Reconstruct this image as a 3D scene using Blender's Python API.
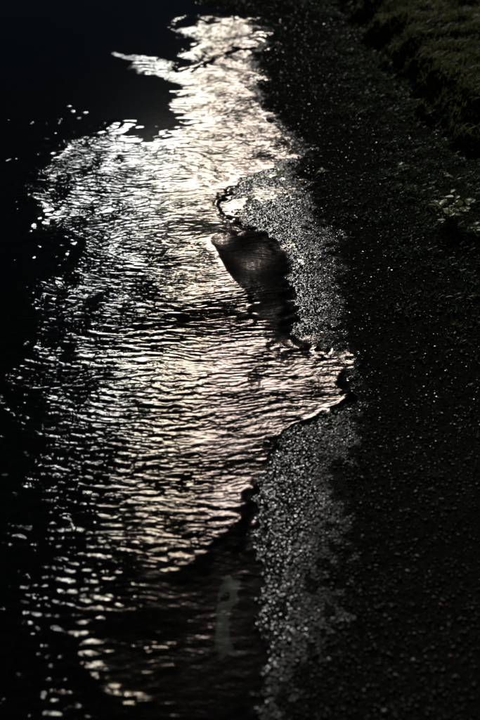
import bpy, math, random
import numpy as np
from mathutils import Vector, Matrix, Euler

for o in list(bpy.data.objects):
    bpy.data.objects.remove(o)
random.seed(7)
rng = np.random.default_rng(11)
R = math.radians
scn = bpy.context.scene
col = scn.collection

# ------------------------------------------------------------------ camera
CAM_H, PITCH, LENS = 3.0, 36.0, 50.0
cam_d = bpy.data.cameras.new('camera')
cam = bpy.data.objects.new('camera', cam_d)
col.objects.link(cam)
cam.location = (0, 0, CAM_H)
cam.rotation_euler = (R(90 - PITCH), 0, 0)
cam_d.sensor_fit = 'VERTICAL'
cam_d.sensor_height = 36.0
cam_d.sensor_width = 24.0
cam_d.lens = LENS
cam_d.clip_end = 2000
cam_d.dof.use_dof = True
cam_d.dof.focus_distance = 5.6
cam_d.dof.aperture_fstop = 1.5
scn.camera = cam

# ------------------------------------------------------------------ night sky and the low light over the water
SUN_EL, SUN_AZ = 30.5, -3.1
w = bpy.data.worlds.new('World')
scn.world = w
w.use_nodes = True
nt = w.node_tree
bg = nt.nodes['Background']
sky = nt.nodes.new('ShaderNodeTexSky')
sky.sky_type = 'NISHITA'
sky.sun_disc = False
sky.sun_elevation = R(SUN_EL)
sky.sun_rotation = R(SUN_AZ)
nt.links.new(sky.outputs[0], bg.inputs[0])
bg.inputs[1].default_value = 0.0023
sky.dust_density = 0.0
sky.ozone_density = 1.0
sl = bpy.data.lights.new('sun', 'SUN')
sl.energy = 0.98
sl.angle = R(12.0)
sl.color = (1.0, 0.965, 0.90)
so = bpy.data.objects.new('sun', sl)
col.objects.link(so)
sv = Vector((math.sin(R(SUN_AZ)) * math.cos(R(SUN_EL)), math.cos(R(SUN_AZ)) * math.cos(R(SUN_EL)), math.sin(R(SUN_EL))))
so.rotation_euler = sv.to_track_quat('Z', 'Y').to_euler()
so.location = sv * 30
scn.view_settings.view_transform = 'Standard'
scn.view_settings.look = 'None'
scn.view_settings.gamma = 1.0
scn.view_settings.use_curve_mapping = False
scn.view_settings.exposure = 0.0

# ------------------------------------------------------------------ helpers
def at(px, py, z=0.0):
    """point of the shore plane surveyed on the 480 x 720 photograph"""
    k = 36.0 / LENS / 720.0
    u, v = (px - 240) * k, (360 - py) * k
    p = R(PITCH)
    d = np.array([u, math.cos(p) + v * math.sin(p), -math.sin(p) + v * math.cos(p)])
    t = (z - CAM_H) / d[2]
    return (d[0] * t, d[1] * t)

def poly(pts):
    return np.array([at(*p) for p in pts])

def seg_dist(P, L, closed):
    d = np.full(len(P), 1e9)
    n = len(L)
    for i in range(n if closed else n - 1):
        a, b = L[i], L[(i + 1) % n]
        ab = b - a
        t = np.clip(((P - a) @ ab) / max(ab @ ab, 1e-9), 0, 1)
        d = np.minimum(d, np.hypot(*(P - a - t[:, None] * ab).T))
    return d

def inside(P, L):
    r = np.zeros(len(P), bool)
    n = len(L)
    x, y = P.T
    for i in range(n):
        x0, y0 = L[i]
        x1, y1 = L[(i + 1) % n]
        c = ((y0 > y) != (y1 > y))
        if y1 != y0:
            r ^= c & (x < (x1 - x0) * (y - y0) / (y1 - y0) + x0)
    return r

def sdf(P, L):                                   # metres, positive inside
    return np.where(inside(P, L), 1, -1) * seg_dist(P, L, True)

def sstep(a, b, x):
    t = np.clip((x - a) / (b - a), 0, 1)
    return t * t * (3 - 2 * t)

class Field:
    """band-limited random relief on a tile, sampled anywhere (periodic)"""
    def __init__(self, lmin, lmax, size, n, direction=None, spread=None, seed=0, skew=None):
        g = np.random.default_rng(seed)
        k = np.fft.fftfreq(n, size / n)
        kx, ky = np.meshgrid(k, k, indexing='ij')
        kk = np.hypot(kx, ky) + 1e-9
        lam = 1 / kk
        amp = np.exp(-((np.log(lam) - 0.5 * (math.log(lmin) + math.log(lmax))) / (0.5 * math.log(lmax / lmin) + 0.05)) ** 2)
        amp = amp * lam ** 1.0
        if direction is not None:
            a = np.arctan2(ky, kx) - direction
            amp = amp * np.exp(-(np.sin(a) / math.sin(spread)) ** 2)
        amp[0, 0] = 0
        ph = g.normal(size=(n, n)) + 1j * g.normal(size=(n, n))
        h = np.fft.ifft2(amp * ph).real
        step = size / n
        gx = (np.roll(h, -1, 0) - np.roll(h, 1, 0)) / (2 * step)
        gy = (np.roll(h, -1, 1) - np.roll(h, 1, 1)) / (2 * step)
        self.h_std = h.std()
        self.s = math.sqrt((gx ** 2 + gy ** 2).mean())
        self.h, self.size, self.n = h, size, n
    def __call__(self, P, norm='slope'):
        q = P / self.size * self.n
        i = np.floor(q).astype(int)
        f = q - i
        f = f * f * (3 - 2 * f) if norm == 'unit' else f
        i0, i1 = i % self.n, (i + 1) % self.n
        h = self.h
        v = (h[i0[:, 0], i0[:, 1]] * (1 - f[:, 0]) * (1 - f[:, 1]) + h[i1[:, 0], i0[:, 1]] * f[:, 0] * (1 - f[:, 1])
             + h[i0[:, 0], i1[:, 1]] * (1 - f[:, 0]) * f[:, 1] + h[i1[:, 0], i1[:, 1]] * f[:, 0] * f[:, 1])
        return v / (self.s if norm == 'slope' else self.h_std)

def mesh_np(name, V, F, mat, smooth=True, attrs=None, parent=None):
    me = bpy.data.meshes.new(name)
    n = F.shape[1]
    me.vertices.add(len(V))
    me.vertices.foreach_set('co', V.astype(np.float32).ravel())
    me.loops.add(F.size)
    me.loops.foreach_set('vertex_index', F.astype(np.int32).ravel())
    me.polygons.add(len(F))
    me.polygons.foreach_set('loop_start', np.arange(0, F.size, n, dtype=np.int32))
    me.polygons.foreach_set('loop_total', np.full(len(F), n, np.int32))
    me.polygons.foreach_set('use_smooth', np.full(len(F), smooth))
    for k, a in (attrs or {}).items():
        if a.ndim == 1:
            at_ = me.attributes.new(k, 'FLOAT', 'POINT')
            at_.data.foreach_set('value', a.astype(np.float32))
        else:
            at_ = me.attributes.new(k, 'FLOAT_COLOR', 'POINT')
            at_.data.foreach_set('color', a.astype(np.float32).ravel())
    me.update(calc_edges=True)
    me.validate()
    if mat:
        me.materials.append(mat)
    o = bpy.data.objects.new(name, me)
    col.objects.link(o)
    if parent:
        o.parent = parent
    return o

def tag(o, label=None, cat=None, group=None, kind=None):
    for k, v in (('label', label), ('category', cat), ('group', group), ('kind', kind)):
        if v:
            o[k] = v
    return o

def spaced(a, b, step, lo, hi, g=1.25):
    core = list(np.arange(a, b + step * 0.5, step))
    left, x, s = [], a, step
    while x > lo:
        s *= g; x -= s; left.append(x)
    right, x, s = [], core[-1], step
    while x < hi:
        s *= g; x += s; right.append(x)
    return np.array(left[::-1] + core + right)

def graded(a, b, s0, s1, lo, hi, g=1.3):
    core, x = [], a
    while x < b:
        core.append(x)
        x += s0 + (s1 - s0) * (x - a) / (b - a)
    left, x, s = [], a, s0
    while x > lo:
        s *= g; x -= s; left.append(x)
    right, x, s = [], core[-1], s1
    while x < hi:
        s *= g; x += s; right.append(x)
    return np.array(left[::-1] + core + right)

def grid(xs, ys):
    X, Y = np.meshgrid(xs, ys, indexing='ij')
    P = np.stack([X.ravel(), Y.ravel()], 1)
    nx, ny = len(xs), len(ys)
    I = np.arange(nx * ny).reshape(nx, ny)
    F = np.stack([I[:-1, :-1].ravel(), I[1:, :-1].ravel(), I[1:, 1:].ravel(), I[:-1, 1:].ravel()], 1)
    return P, F

# ------------------------------------------------------------------ materials
def new_mat(name):
    m = bpy.data.materials.new(name)
    m.use_nodes = True
    m.node_tree.nodes.clear()
    return m, m.node_tree

def node(t, kind, **kw):
    n = t.nodes.new(kind)
    for k, v in kw.items():
        if k.startswith('_'):
            setattr(n, k[1:], v)
        else:
            n.inputs[k.replace('__', ' ')].default_value = v
    return n

def link(t, a, b):
    t.links.new(a, b)

def make_water():
    m, t = new_mat('lake_water')
    out = node(t, 'ShaderNodeOutputMaterial')
    add = node(t, 'ShaderNodeAddShader')
    gl = node(t, 'ShaderNodeBsdfPrincipled', Roughness=0.04, IOR=1.333)
    gl.inputs['Base Color'].default_value = (0, 0, 0, 1)
    tr = node(t, 'ShaderNodeBsdfTransparent')
    tr.inputs['Color'].default_value = (0.52, 0.57, 0.52, 1)
    co = node(t, 'ShaderNodeTexCoord')
    # thin-film tint added to colour the reflections, cool on the left, warm shoreward
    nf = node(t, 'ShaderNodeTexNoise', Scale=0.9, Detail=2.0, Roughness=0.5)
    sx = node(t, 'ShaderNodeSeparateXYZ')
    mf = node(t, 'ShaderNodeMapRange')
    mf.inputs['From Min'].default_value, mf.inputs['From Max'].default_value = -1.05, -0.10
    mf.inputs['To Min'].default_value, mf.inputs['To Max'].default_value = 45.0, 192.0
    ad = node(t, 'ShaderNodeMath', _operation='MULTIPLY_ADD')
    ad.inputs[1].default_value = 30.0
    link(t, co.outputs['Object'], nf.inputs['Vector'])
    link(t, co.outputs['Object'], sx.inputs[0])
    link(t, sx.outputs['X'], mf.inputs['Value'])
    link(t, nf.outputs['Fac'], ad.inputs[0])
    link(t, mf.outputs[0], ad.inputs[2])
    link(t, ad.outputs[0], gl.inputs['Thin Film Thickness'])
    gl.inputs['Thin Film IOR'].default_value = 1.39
    n1 = node(t, 'ShaderNodeTexNoise', Scale=60.0, Detail=2.0, Roughness=0.5)
    bp = node(t, 'ShaderNodeBump', Strength=0.38, Distance=0.004)
    mp = node(t, 'ShaderNodeMapping')
    mp.inputs['Scale'].default_value = (0.7, 1.3, 1.0)
    link(t, co.outputs['Object'], mp.inputs['Vector'])
    link(t, mp.outputs[0], n1.inputs['Vector'])
    rp = node(t, 'ShaderNodeAttribute', _attribute_name='ripple')
    hm = node(t, 'ShaderNodeMath', _operation='MULTIPLY')
    link(t, n1.outputs['Fac'], hm.inputs[0])
    link(t, rp.outputs['Fac'], hm.inputs[1])
    link(t, hm.outputs[0], bp.inputs['Height'])
    link(t, bp.outputs[0], gl.inputs['Normal'])
    ra = node(t, 'ShaderNodeAttribute', _attribute_name='rough')
    link(t, ra.outputs['Fac'], gl.inputs['Roughness'])
    link(t, tr.outputs[0], add.inputs[0])
    link(t, gl.outputs[0], add.inputs[1])
    link(t, add.outputs[0], out.inputs[0])
    return m

def make_beach():
    m, t = new_mat('wet_shingle')
    out = node(t, 'ShaderNodeOutputMaterial')
    b = node(t, 'ShaderNodeBsdfPrincipled')
    co = node(t, 'ShaderNodeTexCoord')
    wet = node(t, 'ShaderNodeAttribute', _attribute_name='wet')
    moss = node(t, 'ShaderNodeAttribute', _attribute_name='moss')
    n1 = node(t, 'ShaderNodeTexNoise', Scale=38.0, Detail=5.0, Roughness=0.65)
    n2 = node(t, 'ShaderNodeTexNoise', Scale=7.0, Detail=4.0)
    link(t, co.outputs['Object'], n1.inputs['Vector'])
    link(t, co.outputs['Object'], n2.inputs['Vector'])
    cr = node(t, 'ShaderNodeValToRGB')
    cr.color_ramp.elements[0].position, cr.color_ramp.elements[0].color = 0.3, (0.006, 0.007, 0.006, 1)
    cr.color_ramp.elements[1].position, cr.color_ramp.elements[1].color = 0.75, (0.03, 0.030, 0.026, 1)
    link(t, n1.outputs['Fac'], cr.inputs[0])
    mr = node(t, 'ShaderNodeValToRGB')
    mr.color_ramp.elements[0].position, mr.color_ramp.elements[0].color = 0.35, (0.020, 0.032, 0.012, 1)
    mr.color_ramp.elements[1].position, mr.color_ramp.elements[1].color = 0.7, (0.085, 0.085, 0.030, 1)
    link(t, n2.outputs['Fac'], mr.inputs[0])
    mx = node(t, 'ShaderNodeMix', _data_type='RGBA')
    link(t, moss.outputs['Fac'], mx.inputs['Factor'])
    link(t, cr.outputs[0], mx.inputs[6])
    link(t, mr.outputs[0], mx.inputs[7])
    link(t, mx.outputs[2], b.inputs['Base Color'])
    rm = node(t, 'ShaderNodeMapRange')
    rm.inputs['To Min'].default_value = 0.95
    rm.inputs['To Max'].default_value = 0.23
    link(t, wet.outputs['Fac'], rm.inputs['Value'])
    link(t, rm.outputs[0], b.inputs['Roughness'])
    b.inputs['IOR'].default_value = 1.5
    sm = node(t, 'ShaderNodeMapRange')
    sm.inputs['To Min'].default_value = 0.0
    sm.inputs['To Max'].default_value = 0.5
    link(t, wet.outputs['Fac'], sm.inputs['Value'])
    link(t, sm.outputs[0], b.inputs['Specular IOR Level'])
    n3 = node(t, 'ShaderNodeTexNoise', Scale=80.0, Detail=3.0, Roughness=0.6)
    link(t, co.outputs['Object'], n3.inputs['Vector'])
    bp = node(t, 'ShaderNodeBump', Strength=0.40, Distance=0.004)
    link(t, n3.outputs['Fac'], bp.inputs['Height'])
    link(t, bp.outputs[0], b.inputs['Normal'])
    link(t, b.outputs[0], out.inputs[0])
    return m

def make_stone(name, c0, c1, rough, attr=None, scale=60.0):
    m, t = new_mat(name)
    out = node(t, 'ShaderNodeOutputMaterial')
    b = node(t, 'ShaderNodeBsdfPrincipled', Roughness=rough)
    co = node(t, 'ShaderNodeTexCoord')
    n1 = node(t, 'ShaderNodeTexNoise', Scale=scale, Detail=4.0)
    link(t, co.outputs['Object'], n1.inputs['Vector'])
    cr = node(t, 'ShaderNodeValToRGB')
    cr.color_ramp.elements[0].position, cr.color_ramp.elements[0].color = 0.3, (*c0, 1)
    cr.color_ramp.elements[1].position, cr.color_ramp.elements[1].color = 0.7, (*c1, 1)
    link(t, n1.outputs['Fac'], cr.inputs[0])
    src = cr.outputs[0]
    if attr:
        a = node(t, 'ShaderNodeAttribute', _attribute_name='tone')
        mx = node(t, 'ShaderNodeMix', _data_type='RGBA', _blend_type='MULTIPLY')
        mx.inputs['Factor'].default_value = 1.0
        link(t, src, mx.inputs[6]); link(t, a.outputs['Color'], mx.inputs[7])
        src = mx.outputs[2]
        wn = node(t, 'ShaderNodeAttribute', _attribute_name='wet')
        rm = node(t, 'ShaderNodeMapRange')
        rm.inputs['To Min'].default_value = 0.7
        rm.inputs['To Max'].default_value = 0.09
        link(t, wn.outputs['Fac'], rm.inputs['Value'])
        link(t, rm.outputs[0], b.inputs['Roughness'])
        sm = node(t, 'ShaderNodeMapRange')
        sm.inputs['To Min'].default_value = 0.05
        sm.inputs['To Max'].default_value = 0.6
        link(t, wn.outputs['Fac'], sm.inputs['Value'])
        link(t, sm.outputs[0], b.inputs['Specular IOR Level'])
    link(t, src, b.inputs['Base Color'])
    bp = node(t, 'ShaderNodeBump', Strength=0.25, Distance=0.002)
    link(t, n1.outputs['Fac'], bp.inputs['Height'])
    link(t, bp.outputs[0], b.inputs['Normal'])
    link(t, b.outputs[0], out.inputs[0])
    return m

def make_leaf(name, c0, c1, rough=0.45, trans=0.35):
    m, t = new_mat(name)
    out = node(t, 'ShaderNodeOutputMaterial')
    b = node(t, 'ShaderNodeBsdfPrincipled', Roughness=rough)
    tl = node(t, 'ShaderNodeBsdfTranslucent')
    mix = node(t, 'ShaderNodeMixShader')
    mix.inputs[0].default_value = trans
    co = node(t, 'ShaderNodeTexCoord')
    n1 = node(t, 'ShaderNodeTexNoise', Scale=3.0, Detail=3.0)
    link(t, co.outputs['Object'], n1.inputs['Vector'])
    cr = node(t, 'ShaderNodeValToRGB')
    cr.color_ramp.elements[0].position, cr.color_ramp.elements[0].color = 0.3, (*c0, 1)
    cr.color_ramp.elements[1].position, cr.color_ramp.elements[1].color = 0.7, (*c1, 1)
    link(t, n1.outputs['Fac'], cr.inputs[0])
    link(t, cr.outputs[0], b.inputs['Base Color'])
    link(t, cr.outputs[0], tl.inputs['Color'])
    link(t, b.outputs[0], mix.inputs[1]); link(t, tl.outputs[0], mix.inputs[2])
    link(t, mix.outputs[0], out.inputs[0])
    return m

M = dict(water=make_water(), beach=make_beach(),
         gravel=make_stone('gravel_stones', (0.012, 0.014, 0.012), (0.038, 0.040, 0.034), 0.3, True),
         pale=make_stone('pale_pebble', (0.22, 0.19, 0.16), (0.42, 0.37, 0.32), 0.30),
         dark=make_stone('slate_pebble', (0.03, 0.03, 0.032), (0.07, 0.07, 0.07), 0.12),
         rust=make_stone('rusty_pebble', (0.14, 0.07, 0.03), (0.26, 0.15, 0.07), 0.16),
         rock=make_stone('lakebed_rock', (0.05, 0.055, 0.05), (0.40, 0.42, 0.37), 0.7, scale=14.0),
         grass=make_leaf('turf', (0.13, 0.15, 0.06), (0.33, 0.33, 0.14), 0.5),
         weed=make_leaf('dark_weed', (0.06, 0.11, 0.055), (0.13, 0.19, 0.085), 0.4),
         leaf=make_leaf('plant_leaf', (0.27, 0.34, 0.10), (0.44, 0.48, 0.20), 0.34, 0.45),
         stem=make_leaf('plant_stem', (0.05, 0.07, 0.03), (0.09, 0.09, 0.04), 0.5, 0.0))

# ------------------------------------------------------------------ plan of the shore (surveyed from the photograph)
# edge of the standing water, from beyond the far bend down to the near end
EDGE = [(150, -40), (200, 4), (235, 12), (264, 30), (250, 58), (254, 90), (270, 122), (303, 150), (275, 168), (240, 178),
        (232, 190), (240, 225), (280, 240), (290, 265), (294, 300), (294, 335), (330, 352), (362, 402), (330, 410), (280, 440),
        (264, 470), (256, 505), (250, 535), (262, 575), (254, 615), (268, 655), (256, 695), (266, 730), (262, 800)]
WATER = np.vstack([poly(EDGE), [[0.1, 0.6], [0.1, -60], [-200, -60], [-200, 300], [-30, 300], [-8, 30]]])
# upper limit of the wet film that the waves leave on the shingle
FILM = np.vstack([poly([(190, 20), (236, 20), (266, 32), (254, 60), (258, 92), (274, 124), (308, 148), (296, 172), (308, 205), (326, 240), (340, 300),
        (336, 345), (364, 400), (346, 437), (332, 490), (334, 560), (322, 620), (300, 690), (290, 740), (285, 800)]),
        [[0.2, 0.6], [-3, 0.6], [-3, 9.4]]])
GULLY = poly([(338, -40), (352, 10), (376, 50), (405, 90), (440, 132), (490, 165), (560, 190)])
BANK = np.vstack([GULLY, [[6, 6], [200, 6], [200, 300], [3, 300]]])

f_warp1 = Field(0.25, 0.8, 8.0, 256, seed=1)
f_warp2 = Field(0.25, 0.8, 8.0, 256, seed=2)
f_fine1 = Field(0.05, 0.16, 3.0, 256, seed=3)
f_fine2 = Field(0.05, 0.16, 3.0, 256, seed=4)
def warped(P, a=0.04, b=0.025):
    return P + np.stack([a * f_warp1(P, 'unit') + b * f_fine1(P, 'unit'), a * f_warp2(P, 'unit') + b * f_fine2(P, 'unit')], 1)

f_grain = Field(0.011, 0.030, 2.56, 512, seed=5)
f_lump = Field(0.12, 0.5, 6.0, 256, seed=6)
f_hummock = Field(0.25, 0.7, 9.0, 256, seed=8)

def land_dist(P):
    return -sdf(warped(P, 0.012, 0.014), WATER)                        # metres from the water's edge, positive on land

def wetness(P):
    d = sdf(warped(P, 0.032, 0.028), FILM)
    return sstep(-0.08, 0.14, d)

def bank_fac(P):
    return sstep(-0.10, 0.26, sdf(warped(P, 0.06, 0.03), BANK))

def ground_z(P, detail=True):
    d = land_dist(P)
    far = np.exp(-(np.hypot(P[:, 0], P[:, 1] - 5) / 40) ** 2)
    z = np.where(d > 0, 0.003 + 0.012 * np.minimum(d, 0.35) + 0.07 * np.clip(d - 0.35, 0, 3.0), np.maximum(np.where(d > -0.3, 0.40 * d, -0.12 + 0.16 * (d + 0.3)), -0.6))
    bk = bank_fac(P)
    z = z + bk * (0.20 + 0.022 * f_hummock(P, 'unit') * far)
    if detail:
        wt = wetness(P)
        z = z + f_lump(P) * 0.03 * far * (d > -0.5)
        z = z + rng.normal(0, 0.0006, len(P)) * wt * far * sstep(-0.02, 0.03, d)
        z = z + f_grain(P) * ((0.19 + 0.08 * sstep(5.2, 3.4, P[:, 1])) * wt + 0.22 * (1 - wt)) * far * sstep(-0.02, 0.03, d) * (1 - bk)
    return z

# ------------------------------------------------------------------ beach
xs = np.concatenate([spaced(-1.2, -0.16, 0.03, -120, -0.16), np.arange(-0.15, 0.78, 0.0058), spaced(0.785, 3.2, 0.022, 0.785, 150)])
ys = graded(1.7, 11.5, 0.0058, 0.012, -60, 260)
P, F = grid(xs, ys)
z = ground_z(P)
moss = np.clip(bank_fac(P) + 0.75 * sstep(0.7, 1.5, land_dist(P) + 0.15 * f_warp1(P, 'unit')) * sstep(5.0, 7.0, P[:, 1]), 0, 1)
# the lake bed goes on under the water; drop quads that lie far out under deep water
wz = wetness(P) * sstep(-0.03, 0.005, land_dist(P))
P2 = P.copy()
P2[:, 1] -= 0.5 * f_grain(P) * 0.28 * wz * sstep(0, 0.03, land_dist(P))       # grains lie overlapping like roof tiles
beach = mesh_np('beach', np.column_stack([P2, z]), F, M['beach'], attrs=dict(wet=wz, moss=moss))
tag(beach, 'dark wet shingle beach sloping into the lake', kind='structure')

# ------------------------------------------------------------------ water
xs = spaced(-2.9, 0.75, 0.0135, -160, 6, 1.3)
ys = graded(1.75, 11.0, 0.0043, 0.0080, -60, 280)
P, F = grid(xs, ys)
Q = warped(P, 0.07, 0.03)
def zone(pts, soft=0.12, P_=None):
    d = sdf(Q if P_ is None else P_, poly(pts))
    return sstep(-soft, soft, d)
near = np.exp(-np.clip(np.hypot(np.clip(np.abs(P[:, 0] + 1.2) - 2.2, 0, None), np.clip(np.abs(P[:, 1] - 6.3) - 4.6, 0, None)) / 0.5, 0, 20) ** 2)
lively = zone([(190, 20), (262, 20), (275, 120), (310, 150), (330, 250), (370, 400), (340, 470), (258, 480), (205, 545), (150, 585), (128, 630), (108, 740), (30, 740), (10, 610),
               (40, 500), (5, 420), (-5, 375), (40, 330), (55, 270), (60, 225), (20, 175), (60, 150), (110, 130), (150, 142), (190, 158), (196, 90)], 0.17)
spur = zone([(112, 50), (150, 60), (195, 68), (195, 86), (165, 80), (145, 68)], 0.09, 0.5 * P + 0.5 * Q)
calm = zone([(222, 180), (238, 200), (290, 235), (300, 300), (296, 345), (262, 345), (240, 300), (216, 260), (218, 235), (230, 226)], 0.05)
wedge = zone([(256, 500), (212, 556), (156, 600), (132, 650), (118, 740), (280, 740), (268, 600)], 0.16)
yy = P[:, 1]
leftish = zone([(-40, 120), (150, 120), (185, 260), (165, 420), (190, 740), (-60, 740)], 0.3)
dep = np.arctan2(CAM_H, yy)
ask = np.clip(0.5 * np.abs(dep - R(SUN_EL)), 0.0, 0.30)          # wavelet tilt that mirrors the sun to the camera, shaped to place glitter
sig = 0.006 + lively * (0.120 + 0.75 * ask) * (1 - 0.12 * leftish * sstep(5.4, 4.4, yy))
sparks = sstep(2.0, 2.6, Field(0.06, 0.15, 9.0, 1024, seed=51)(P, 'unit')) * zone([(-20, 110), (100, 100), (110, 740), (-60, 740)], 0.2)
sig = np.maximum(sig, 0.14 * sparks)
sig = np.maximum(sig, 0.12 * spur)
sig = np.maximum(sig, 0.075 * wedge)
fan = zone([(268, 352), (325, 350), (355, 400), (325, 412), (280, 432)], 0.07)
sig = sig * (1 - 0.35 * fan) * (1 + 0.35 * leftish * sstep(6.3, 5.3, yy)) * (1 - 0.62 * calm)
edge = sstep(0.0, 0.10, -land_dist(P))
sig = sig * (0.5 + 0.5 * edge) * near
patch = Field(0.3, 0.9, 9.0, 256, seed=29)
sig = sig * np.clip(1 + 0.22 * patch(P, 'unit'), 0.45, 1.5)
patch2 = Field(0.10, 0.35, 9.0, 512, direction=math.pi / 2 + 0.3, spread=0.6, seed=30)
rip1 = Field(0.020, 0.046, 5.12, 1024, direction=math.pi / 2 + 0.20, spread=0.50, seed=21)
rip3 = Field(0.022, 0.048, 5.12, 1024, direction=math.pi / 2 - 0.16, spread=0.50, seed=25)
rip2 = Field(0.018, 0.028, 2.56, 512, direction=math.pi / 2 - 0.12, spread=0.6, seed=22)
chop = Field(0.034, 0.085, 5.0, 1024, direction=math.pi / 2 + 0.1, spread=0.62, seed=23)
chop2 = Field(0.14, 0.42, 7.0, 512, seed=28)
swell = Field(0.5, 1.2, 9.7, 256, direction=math.pi / 2 + 0.4, spread=0.6, seed=24)
bend1, bend2 = Field(0.9, 2.2, 11.0, 128, seed=41), Field(0.9, 2.2, 11.0, 128, seed=42)
B = P + 0.09 * np.stack([bend1(P, 'unit'), bend2(P, 'unit')], 1)                  # trains of ripples bend and cross
tab = np.linspace(-70, 300, 74001)                                    # ripples crowd together over the shallower water at the near end
squeeze = 1 + 0.55 * sstep(5.6, 3.2, tab)
acc = np.concatenate([[0], np.cumsum(0.5 * (squeeze[1:] + squeeze[:-1]) * np.diff(tab))])
sq = 1 + 0.55 * sstep(5.6, 3.2, B[:, 1])
B[:, 1] = np.interp(B[:, 1], tab, acc)
mixr = sstep(-0.8, 0.8, patch(P * 0.7 + 1.7, 'unit'))
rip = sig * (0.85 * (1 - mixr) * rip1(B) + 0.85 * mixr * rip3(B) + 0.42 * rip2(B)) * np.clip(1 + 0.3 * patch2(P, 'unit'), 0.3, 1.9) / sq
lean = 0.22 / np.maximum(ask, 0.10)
still = 1 - np.maximum(calm, 0.6 * wedge)
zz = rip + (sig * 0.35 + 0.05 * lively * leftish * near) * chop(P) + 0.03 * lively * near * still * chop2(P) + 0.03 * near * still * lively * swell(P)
P = P.copy()
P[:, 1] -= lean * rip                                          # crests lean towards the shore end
def lip(pts, wdt, hgt, k=0.5):
    d = seg_dist(Q * k + P * (1 - k), poly(pts), False)
    return hgt * np.exp(-(d / wdt) ** 2)
zz = zz + lip([(285, 172), (245, 180), (226, 190), (222, 205), (230, 224)], 0.03, 0.009)
def front(pts, h, face, back, ends, near_end):
    """a small wave front: gentle back, face falling towards the shore on the right of the crest line"""
    L = poly(pts)
    W_ = P + 0.02 * np.stack([f_warp1(P, 'unit'), f_warp2(P, 'unit')], 1)
    d = seg_dist(W_, L, False)
    ring = np.vstack([L, L[::-1] + np.array([3.0, 0.0])])
    s_ = np.where(inside(W_, ring), d, -d)
    prof = np.where(s_ < 0, np.exp(np.minimum(s_, 0) / back), np.clip(1 - s_ / face, 0, 1) ** 1.2)
    y0, y1 = L[:, 1].min(), L[:, 1].max()
    return h * prof * sstep(-0.02, 0.08, -land_dist(P)) * sstep(y0 - near_end * 0.1, y0 + near_end, P[:, 1]) * sstep(y1 + ends * 0.3, y1 - ends, P[:, 1])
zz = zz + near * front([(234, 218), (220, 234), (216, 255), (228, 280), (244, 305), (258, 338), (265, 366)], 0.056, 0.42, 0.60, 0.36, 0.80)
zz = zz + fan * 0.055 * np.clip(P[:, 0] - 0.12, 0, 0.6)                     # thin sheet of swash running up the shingle
zz = zz + near * front([(258, 480), (248, 505), (212, 545), (165, 582), (140, 640)], 0.014, 0.25, 0.30, 0.15, 0.15)
zz = zz + lip([(262, 452), (290, 436), (320, 412), (350, 398)], 0.02, 0.006)
zz = zz + lip([(185, 68), (225, 54), (270, 34)], 0.10, 0.018)
zz = zz + lip([(40, 640), (80, 660), (120, 700)], 0.05, 0.008)
zz = zz + 0.002
# water ruffled by the finest shivers close to the shore, glassy further out
shore = sstep(1.0, 0.15, -land_dist(P)) * lively * (1 - calm)
rough = np.clip(0.05 + 0.07 * shore * (1 - wedge) + 0.10 * calm + 0.14 * wedge, 0.04, 0.22)
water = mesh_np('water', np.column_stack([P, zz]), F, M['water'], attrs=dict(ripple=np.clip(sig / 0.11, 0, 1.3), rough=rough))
tag(water, 'black rippled lake water glittering with reflected light', kind='structure')

# ------------------------------------------------------------------ stones
def ico(sub):
    import bmesh
    bm = bmesh.new()
    bmesh.ops.create_icosphere(bm, subdivisions=sub, radius=1.0)
    V = np.array([v.co[:] for v in bm.verts])
    Fc = np.array([[v.index for v in f.verts] for f in bm.faces])
    bm.free()
    return V, Fc

def stone_shape(seed, sub=2, rough=0.22):
    g = np.random.default_rng(seed)
    V, Fc = ico(sub)
    r = np.ones(len(V))
    for _ in range(7):
        d = g.normal(size=3); d /= np.linalg.norm(d)
        r += rough * 0.5 * g.normal() * np.maximum(0, V @ d) ** 2
    for _ in range(5):                            # worn flats
        d = g.normal(size=3); d /= np.linalg.norm(d)
        c = 0.72 + 0.2 * g.random()
        r = np.minimum(r, c / np.maximum(V @ d, 1e-3) * 1.0 + (V @ d < 0.2) * 10)
    V = V * r[:, None] * np.array([1.0, 0.62 + 0.3 * g.random(), 0.38 + 0.25 * g.random()])
    return V, Fc

def rots(n, tilt, lean_y=0.0):
    a = rng.uniform(0, 2 * np.pi, n)
    tx, ty = rng.normal(0, tilt, (2, n))
    tx = tx - lean_y
    ca, sa = np.cos(a), np.sin(a)
    Z = np.zeros(n); O = np.ones(n)
    Rz = np.array([[ca, -sa, Z], [sa, ca, Z], [Z, Z, O]]).transpose(2, 0, 1)
    Rx = np.array([[O, Z, Z], [Z, np.cos(tx), -np.sin(tx)], [Z, np.sin(tx), np.cos(tx)]]).transpose(2, 0, 1)
    Ry = np.array([[np.cos(ty), Z, np.sin(ty)], [Z, O, Z], [-np.sin(ty), Z, np.cos(ty)]]).transpose(2, 0, 1)
    return Rx @ Ry @ Rz

def scatter_ground(n):
    """points spread over the visible shingle"""
    y = 1.8 + (10.8 - 1.8) * rng.random(n) ** 1.25
    half = 0.245 * np.hypot(y, 3) * 1.05
    x = rng.uniform(-0.3, 1, n) * (half + 0.25)
    return np.stack([x, y], 1)

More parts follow.
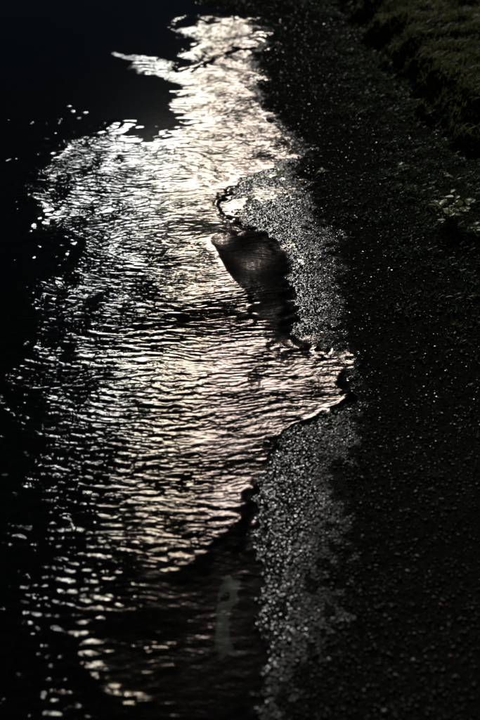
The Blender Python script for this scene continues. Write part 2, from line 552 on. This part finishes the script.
N = 52000
P = scatter_ground(N)
NF = 100000
PF = np.column_stack([rng.uniform(-0.16, 0.80, NF), 1.8 + 8.0 * rng.random(NF) ** 1.2])     # the fine wet grit of the wash zone
PF = PF[(land_dist(PF) > 0.0) & (wetness(PF) > 0.2)][:24000]
P = np.vstack([P, PF])
grit = np.arange(len(P)) >= N
N = len(P)
d = land_dist(P)
wt = wetness(P)
bk = bank_fac(P)
keep = grit | ((d > 0.0) & (bk < 0.3) & (rng.random(N) < np.where(wt > 0.6, 0.15, 1.0)))
P, d, wt, grit = P[keep], d[keep], wt[keep], grit[keep]
n = len(P)
size = 0.0033 + 0.0075 * rng.random(n) ** 3.5
size = size * (0.8 + 0.5 * rng.random(n))
size = np.where(grit, 0.0038 + 0.0045 * rng.random(n) ** 1.5, size)
shapes = [stone_shape(100 + i, 2, 0.3) for i in range(8)]
coarse = [stone_shape(160 + i, 1, 0.4) for i in range(8)]
shapes = shapes + coarse + [(V * np.array([1.15, 1.15, 0.55]), Fc) for V, Fc in coarse]
Rm = rots(n, np.where(grit, 0.13, 0.30), np.where(grit, 0.03 + 0.075 * sstep(6.0, 3.0, P[:, 1]), 0.0))   # wash lays the grit overlapping
zg = ground_z(P)
which = rng.integers(0, 8, n) + np.where(grit, 16, np.where(P[:, 1] > 2.7, 8, 0))
VV, FF, WW, TT, base = [], [], [], [], 0
moist = np.clip(np.exp(-np.clip(d - 0.55, 0, 9) / 0.5) * (0.5 + 0.5 * rng.random(n)), 0, 1)
moist = np.maximum(moist, wt)
moist = np.maximum(moist, (rng.random(n) < 0.12) * 0.8)
moist = moist * (0.48 + 0.52 * np.maximum(sstep(2.8, 4.2, P[:, 1]), wt))
tone = 0.5 + 0.9 * rng.random(n)
warm = rng.normal(0, 0.06, n)
for s in range(24):
    idx = np.where(which == s)[0]
    V, Fc = shapes[s]
    A = np.einsum('nij,vj->nvi', Rm[idx], V) * size[idx][:, None, None]
    A += np.column_stack([P[idx], zg[idx] + size[idx] * 0.15])[:, None, :]
    VV.append(A.reshape(-1, 3))
    FF.append((Fc[None] + (np.arange(len(idx)) * len(V))[:, None, None]).reshape(-1, 3) + base)
    WW.append(np.repeat(moist[idx], len(V)))
    c = np.column_stack([tone[idx] * (1 + warm[idx]), tone[idx], tone[idx] * (1 - warm[idx]), np.ones(len(idx))])
    TT.append(np.repeat(c, len(V), 0))
    base += len(idx) * len(V)
gravel = mesh_np('gravel', np.vstack(VV), np.vstack(FF), M['gravel'], smooth=False, attrs=dict(wet=np.concatenate(WW), tone=np.vstack(TT)))
tag(gravel, 'small dark wet gravel covering the beach', 'gravel', kind='stuff')

# single pebbles that catch the light
peb = {}
for k in ('pale', 'dark', 'rust'):
    peb[k] = []
    for i in range(4):
        V, Fc = stone_shape(300 + i + 17 * len(k), 2)
        o = mesh_np('pebble_shape', V, Fc, M[k])
        peb[k].append(o.data)
        bpy.data.objects.remove(o)
KIND = {'pale': 'pale', 'dark': 'shiny dark slate', 'rust': 'rusty brown'}
def pebble_place(d_, y_, wet_):
    if wet_ > 0.5:
        return 'on the wet gleaming strip beside the water'
    if d_ < 0.55:
        return 'in the dark gravel just above the wet strip'
    if y_ > 5.4:
        return 'among the low weeds between the gravel and the turf bank'
    return 'in the bare dark gravel well away from the water'
C = scatter_ground(2500)
dC, wC, bC = land_dist(C), wetness(C), bank_fac(C)
zC = ground_z(C)
okc = np.where((dC > 0.02) & (bC < 0.05) & ((wC < 0.2) | (rng.random(2500) < 0.35)))[0]
count = 0
taken = []
spot = [at(376, 568), at(343, 550), at(407, 576), at(392, 610), at(362, 480), at(441, 505)]
cand = [(p[0], p[1]) for p in spot] + [tuple(C[i]) for i in okc]
cz = ground_z(np.array(cand))
cw = wetness(np.array(cand))
cd = land_dist(np.array(cand))
for i, p in enumerate(cand):
    if count >= 200:
        break
    if any((p[0] - q[0]) ** 2 + (p[1] - q[1]) ** 2 < 0.055 ** 2 for q in taken):
        continue
    taken.append(p)
    k = random.choices(('pale', 'dark', 'rust'), (5, 4, 2))[0] if i >= len(spot) else 'pale'
    r = random.uniform(0.008, 0.014) * (1.35 if random.random() < 0.12 else 1.0)
    o = bpy.data.objects.new('pebble', random.choice(peb[k]))
    col.objects.link(o)
    o.location = (p[0], p[1], cz[i] + r * 0.18)
    o.scale = (r, r * random.uniform(0.8, 1.1), r * random.uniform(0.7, 1.0))
    o.rotation_euler = (random.gauss(0.05, 0.2), random.gauss(0, 0.2), random.uniform(0, 6.28))
    pl = pebble_place(cd[i], p[1], cw[i])
    tag(o, KIND[k] + ' pebble ' + pl, 'pebble', KIND[k] + ' pebbles ' + pl)
    count += 1

# stones under the shallow water
def big_stone(px, py, zt, sc, rz, seed, label, mat):
    V, Fc = stone_shape(seed, 4, 0.3)
    V = V + 0.03 * np.sin(V[:, [1, 2, 0]] * 9 + seed)
    x, y = at(px, py)
    o = mesh_np('stone', V * np.array(sc), Fc, M[mat])
    o.location = (x, y, zt)
    o.rotation_euler = (0, 0, rz)
    tag(o, label, 'stone')
    return o
big_stone(232, 602, -0.064, (0.30, 0.085, 0.080), 1.50, 501, 'long pale mottled stone lying under the shallow calm water at the shore', 'rock')

# ------------------------------------------------------------------ turf and weeds
def blades(n, pts, zs, hmin, hmax, wid, bend, mat, name, seed):
    g = np.random.default_rng(seed)
    a = g.uniform(0, 2 * np.pi, n)
    h = g.uniform(hmin, hmax, n)
    b = g.uniform(0.2, 1.0, n) * bend
    dx, dy = np.cos(a), np.sin(a)
    sx, sy = -dy, dx
    rows = []
    for f, wf in ((0, 1.0), (0.45, 0.85), (0.8, 0.5), (1.0, 0.06)):
        cx = pts[:, 0] + dx * h * b * f ** 1.7
        cy = pts[:, 1] + dy * h * b * f ** 1.7
        cz_ = zs + h * f * (1 - 0.35 * b * f) - 0.004
        for s in (-1, 1):
            rows.append(np.column_stack([cx + s * sx * wid * wf * 0.5, cy + s * sy * wid * wf * 0.5, cz_]))
    V = np.stack(rows, 1).reshape(-1, 3)
    q = np.array([[0, 1, 3, 2], [2, 3, 5, 4], [4, 5, 7, 6]])
    Fb = (q[None] + (np.arange(n) * 8)[:, None, None]).reshape(-1, 4)
    return mesh_np(name, V, Fb, mat, smooth=False)

NB = 110000
P = np.column_stack([rng.uniform(0.7, 3.6, NB), rng.uniform(5.3, 11.5, NB)])
clump = f_hummock(P * 2.3, 'unit')
keep = (bank_fac(P) > 0.35) & (rng.random(NB) < sstep(-2.0, 0.6, clump))
P = P[keep][:36000]
o = blades(len(P), P, ground_z(P), 0.025, 0.075, 0.008, 1.1, M['grass'], 'turf', 31)
tag(o, 'short olive turf on top of the bank', 'grass', kind='stuff')
P = np.column_stack([rng.uniform(0.25, 3.0, NB), rng.uniform(3.0, 11.0, NB)])
d = land_dist(P) + 0.12 * f_warp2(P, 'unit')
clump = f_hummock(P * 2.0 + 3.3, 'unit')
pr = sstep(0.35, 1.2, d) * sstep(-1.2, 1.0, clump) * (0.12 + 0.88 * sstep(4.0, 6.5, P[:, 1] + 0.8 * P[:, 0]))
keep = (bank_fac(P) < 0.4) & (rng.random(NB) < pr)
P = P[keep][:34000]
o = blades(len(P), P, ground_z(P), 0.018, 0.05, 0.012, 1.1, M['weed'], 'ground_cover', 32)
tag(o, 'low dark green weeds creeping over the gravel below the bank', 'weeds', kind='stuff')

def leaf_mesh(L, W, curl):
    rows, nseg = [], 6
    V, Fl = [], []
    for i in range(nseg + 1):
        f = i / nseg
        wv = W * math.sin(math.pi * min(1, f * 0.94 + 0.05)) ** 0.8 * (1 - 0.25 * f)
        zz_ = -curl * L * f * f + 0.05 * L * f
        for s in (-1, -0.5, 0, 0.5, 1):
            V.append((s * wv * 0.5, f * L, zz_ + abs(s) * wv * 0.08))
    for i in range(nseg):
        for j in range(4):
            a = i * 5 + j
            Fl.append((a, a + 1, a + 6, a + 5))
    me = bpy.data.meshes.new('leaf')
    me.from_pydata(V, [], Fl)
    for p in me.polygons:
        p.use_smooth = True
    me.materials.append(M['leaf'])
    return me
LEAF = [leaf_mesh(0.066, 0.046, c) for c in (0.05, 0.15, 0.3)]

def tube(name, pts, r0, r1, mat, parent):
    pts = np.array(pts)
    V, Ft, k = [], [], 6
    for i, p in enumerate(pts):
        r = r0 + (r1 - r0) * i / (len(pts) - 1)
        for j in range(k):
            a = 2 * math.pi * j / k
            V.append((p[0] + r * math.cos(a), p[1] + r * math.sin(a), p[2]))
    for i in range(len(pts) - 1):
        for j in range(k):
            Ft.append((i * k + j, i * k + (j + 1) % k, (i + 1) * k + (j + 1) % k, (i + 1) * k + j))
    return mesh_np(name, np.array(V), np.array(Ft), mat, parent=parent)

def plant(name, px, py, nst, height, spread, scale, label, zc=0.12):
    x, y = at(px, py, zc)
    zg_ = float(ground_z(np.array([[x, y]]))[0])
    root = bpy.data.objects.new(name, None)
    col.objects.link(root)
    root.location = (x, y, zg_ - 0.01)
    root.empty_display_size = 0.05
    tag(root, label, 'plant')
    for s in range(nst):
        a = 2 * math.pi * (s + random.random() * 0.6) / nst
        hh = height * random.uniform(0.65, 1.1)
        ex, ey = spread * math.cos(a) * random.uniform(0.5, 1.1), spread * math.sin(a) * random.uniform(0.5, 1.1)
        pts = [(ex * f ** 1.4, ey * f ** 1.4, hh * f) for f in np.linspace(0, 1, 6)]
        tube('stem', pts, 0.004 * scale + 0.001, 0.0018, M['stem'], root)
        for q in range(5):
            f = 0.15 + 0.85 * (q + 0.5) / 5
            lf = bpy.data.objects.new('leaf', random.choice(LEAF))
            col.objects.link(lf)
            lf.parent = root
            lf.location = (ex * f ** 1.4, ey * f ** 1.4, hh * f)
            k = scale * random.uniform(0.6, 1.1)
            lf.scale = (k, k, k)
            lf.rotation_euler = (random.gauss(0.06, 0.16), random.gauss(0, 0.16), a - 1.57 + q * 2.4 + random.gauss(0, 0.4))
    return root
plant('leafy_plant', 450, 216, 15, 0.23, 0.15, 0.92, 'pale green leafy plant growing from the gravel below the turf bank')
plant('seedling', 322, 166, 2, 0.05, 0.04, 0.5, 'tiny dark green seedling in the gravel beside the bright shallows', 0.05)
plant('seedling', 404, 166, 2, 0.07, 0.06, 0.75, 'small green seedling in the low weeds between the plant and the water', 0.08)
plant('seedling', 447, 172, 2, 0.05, 0.05, 0.6, 'small pale seedling at the foot of the turf bank', 0.10)
plant('weed', 474, 226, 3, 0.08, 0.06, 0.7, 'low sprig of weed in the shade beside the pale leafy plant', 0.12)
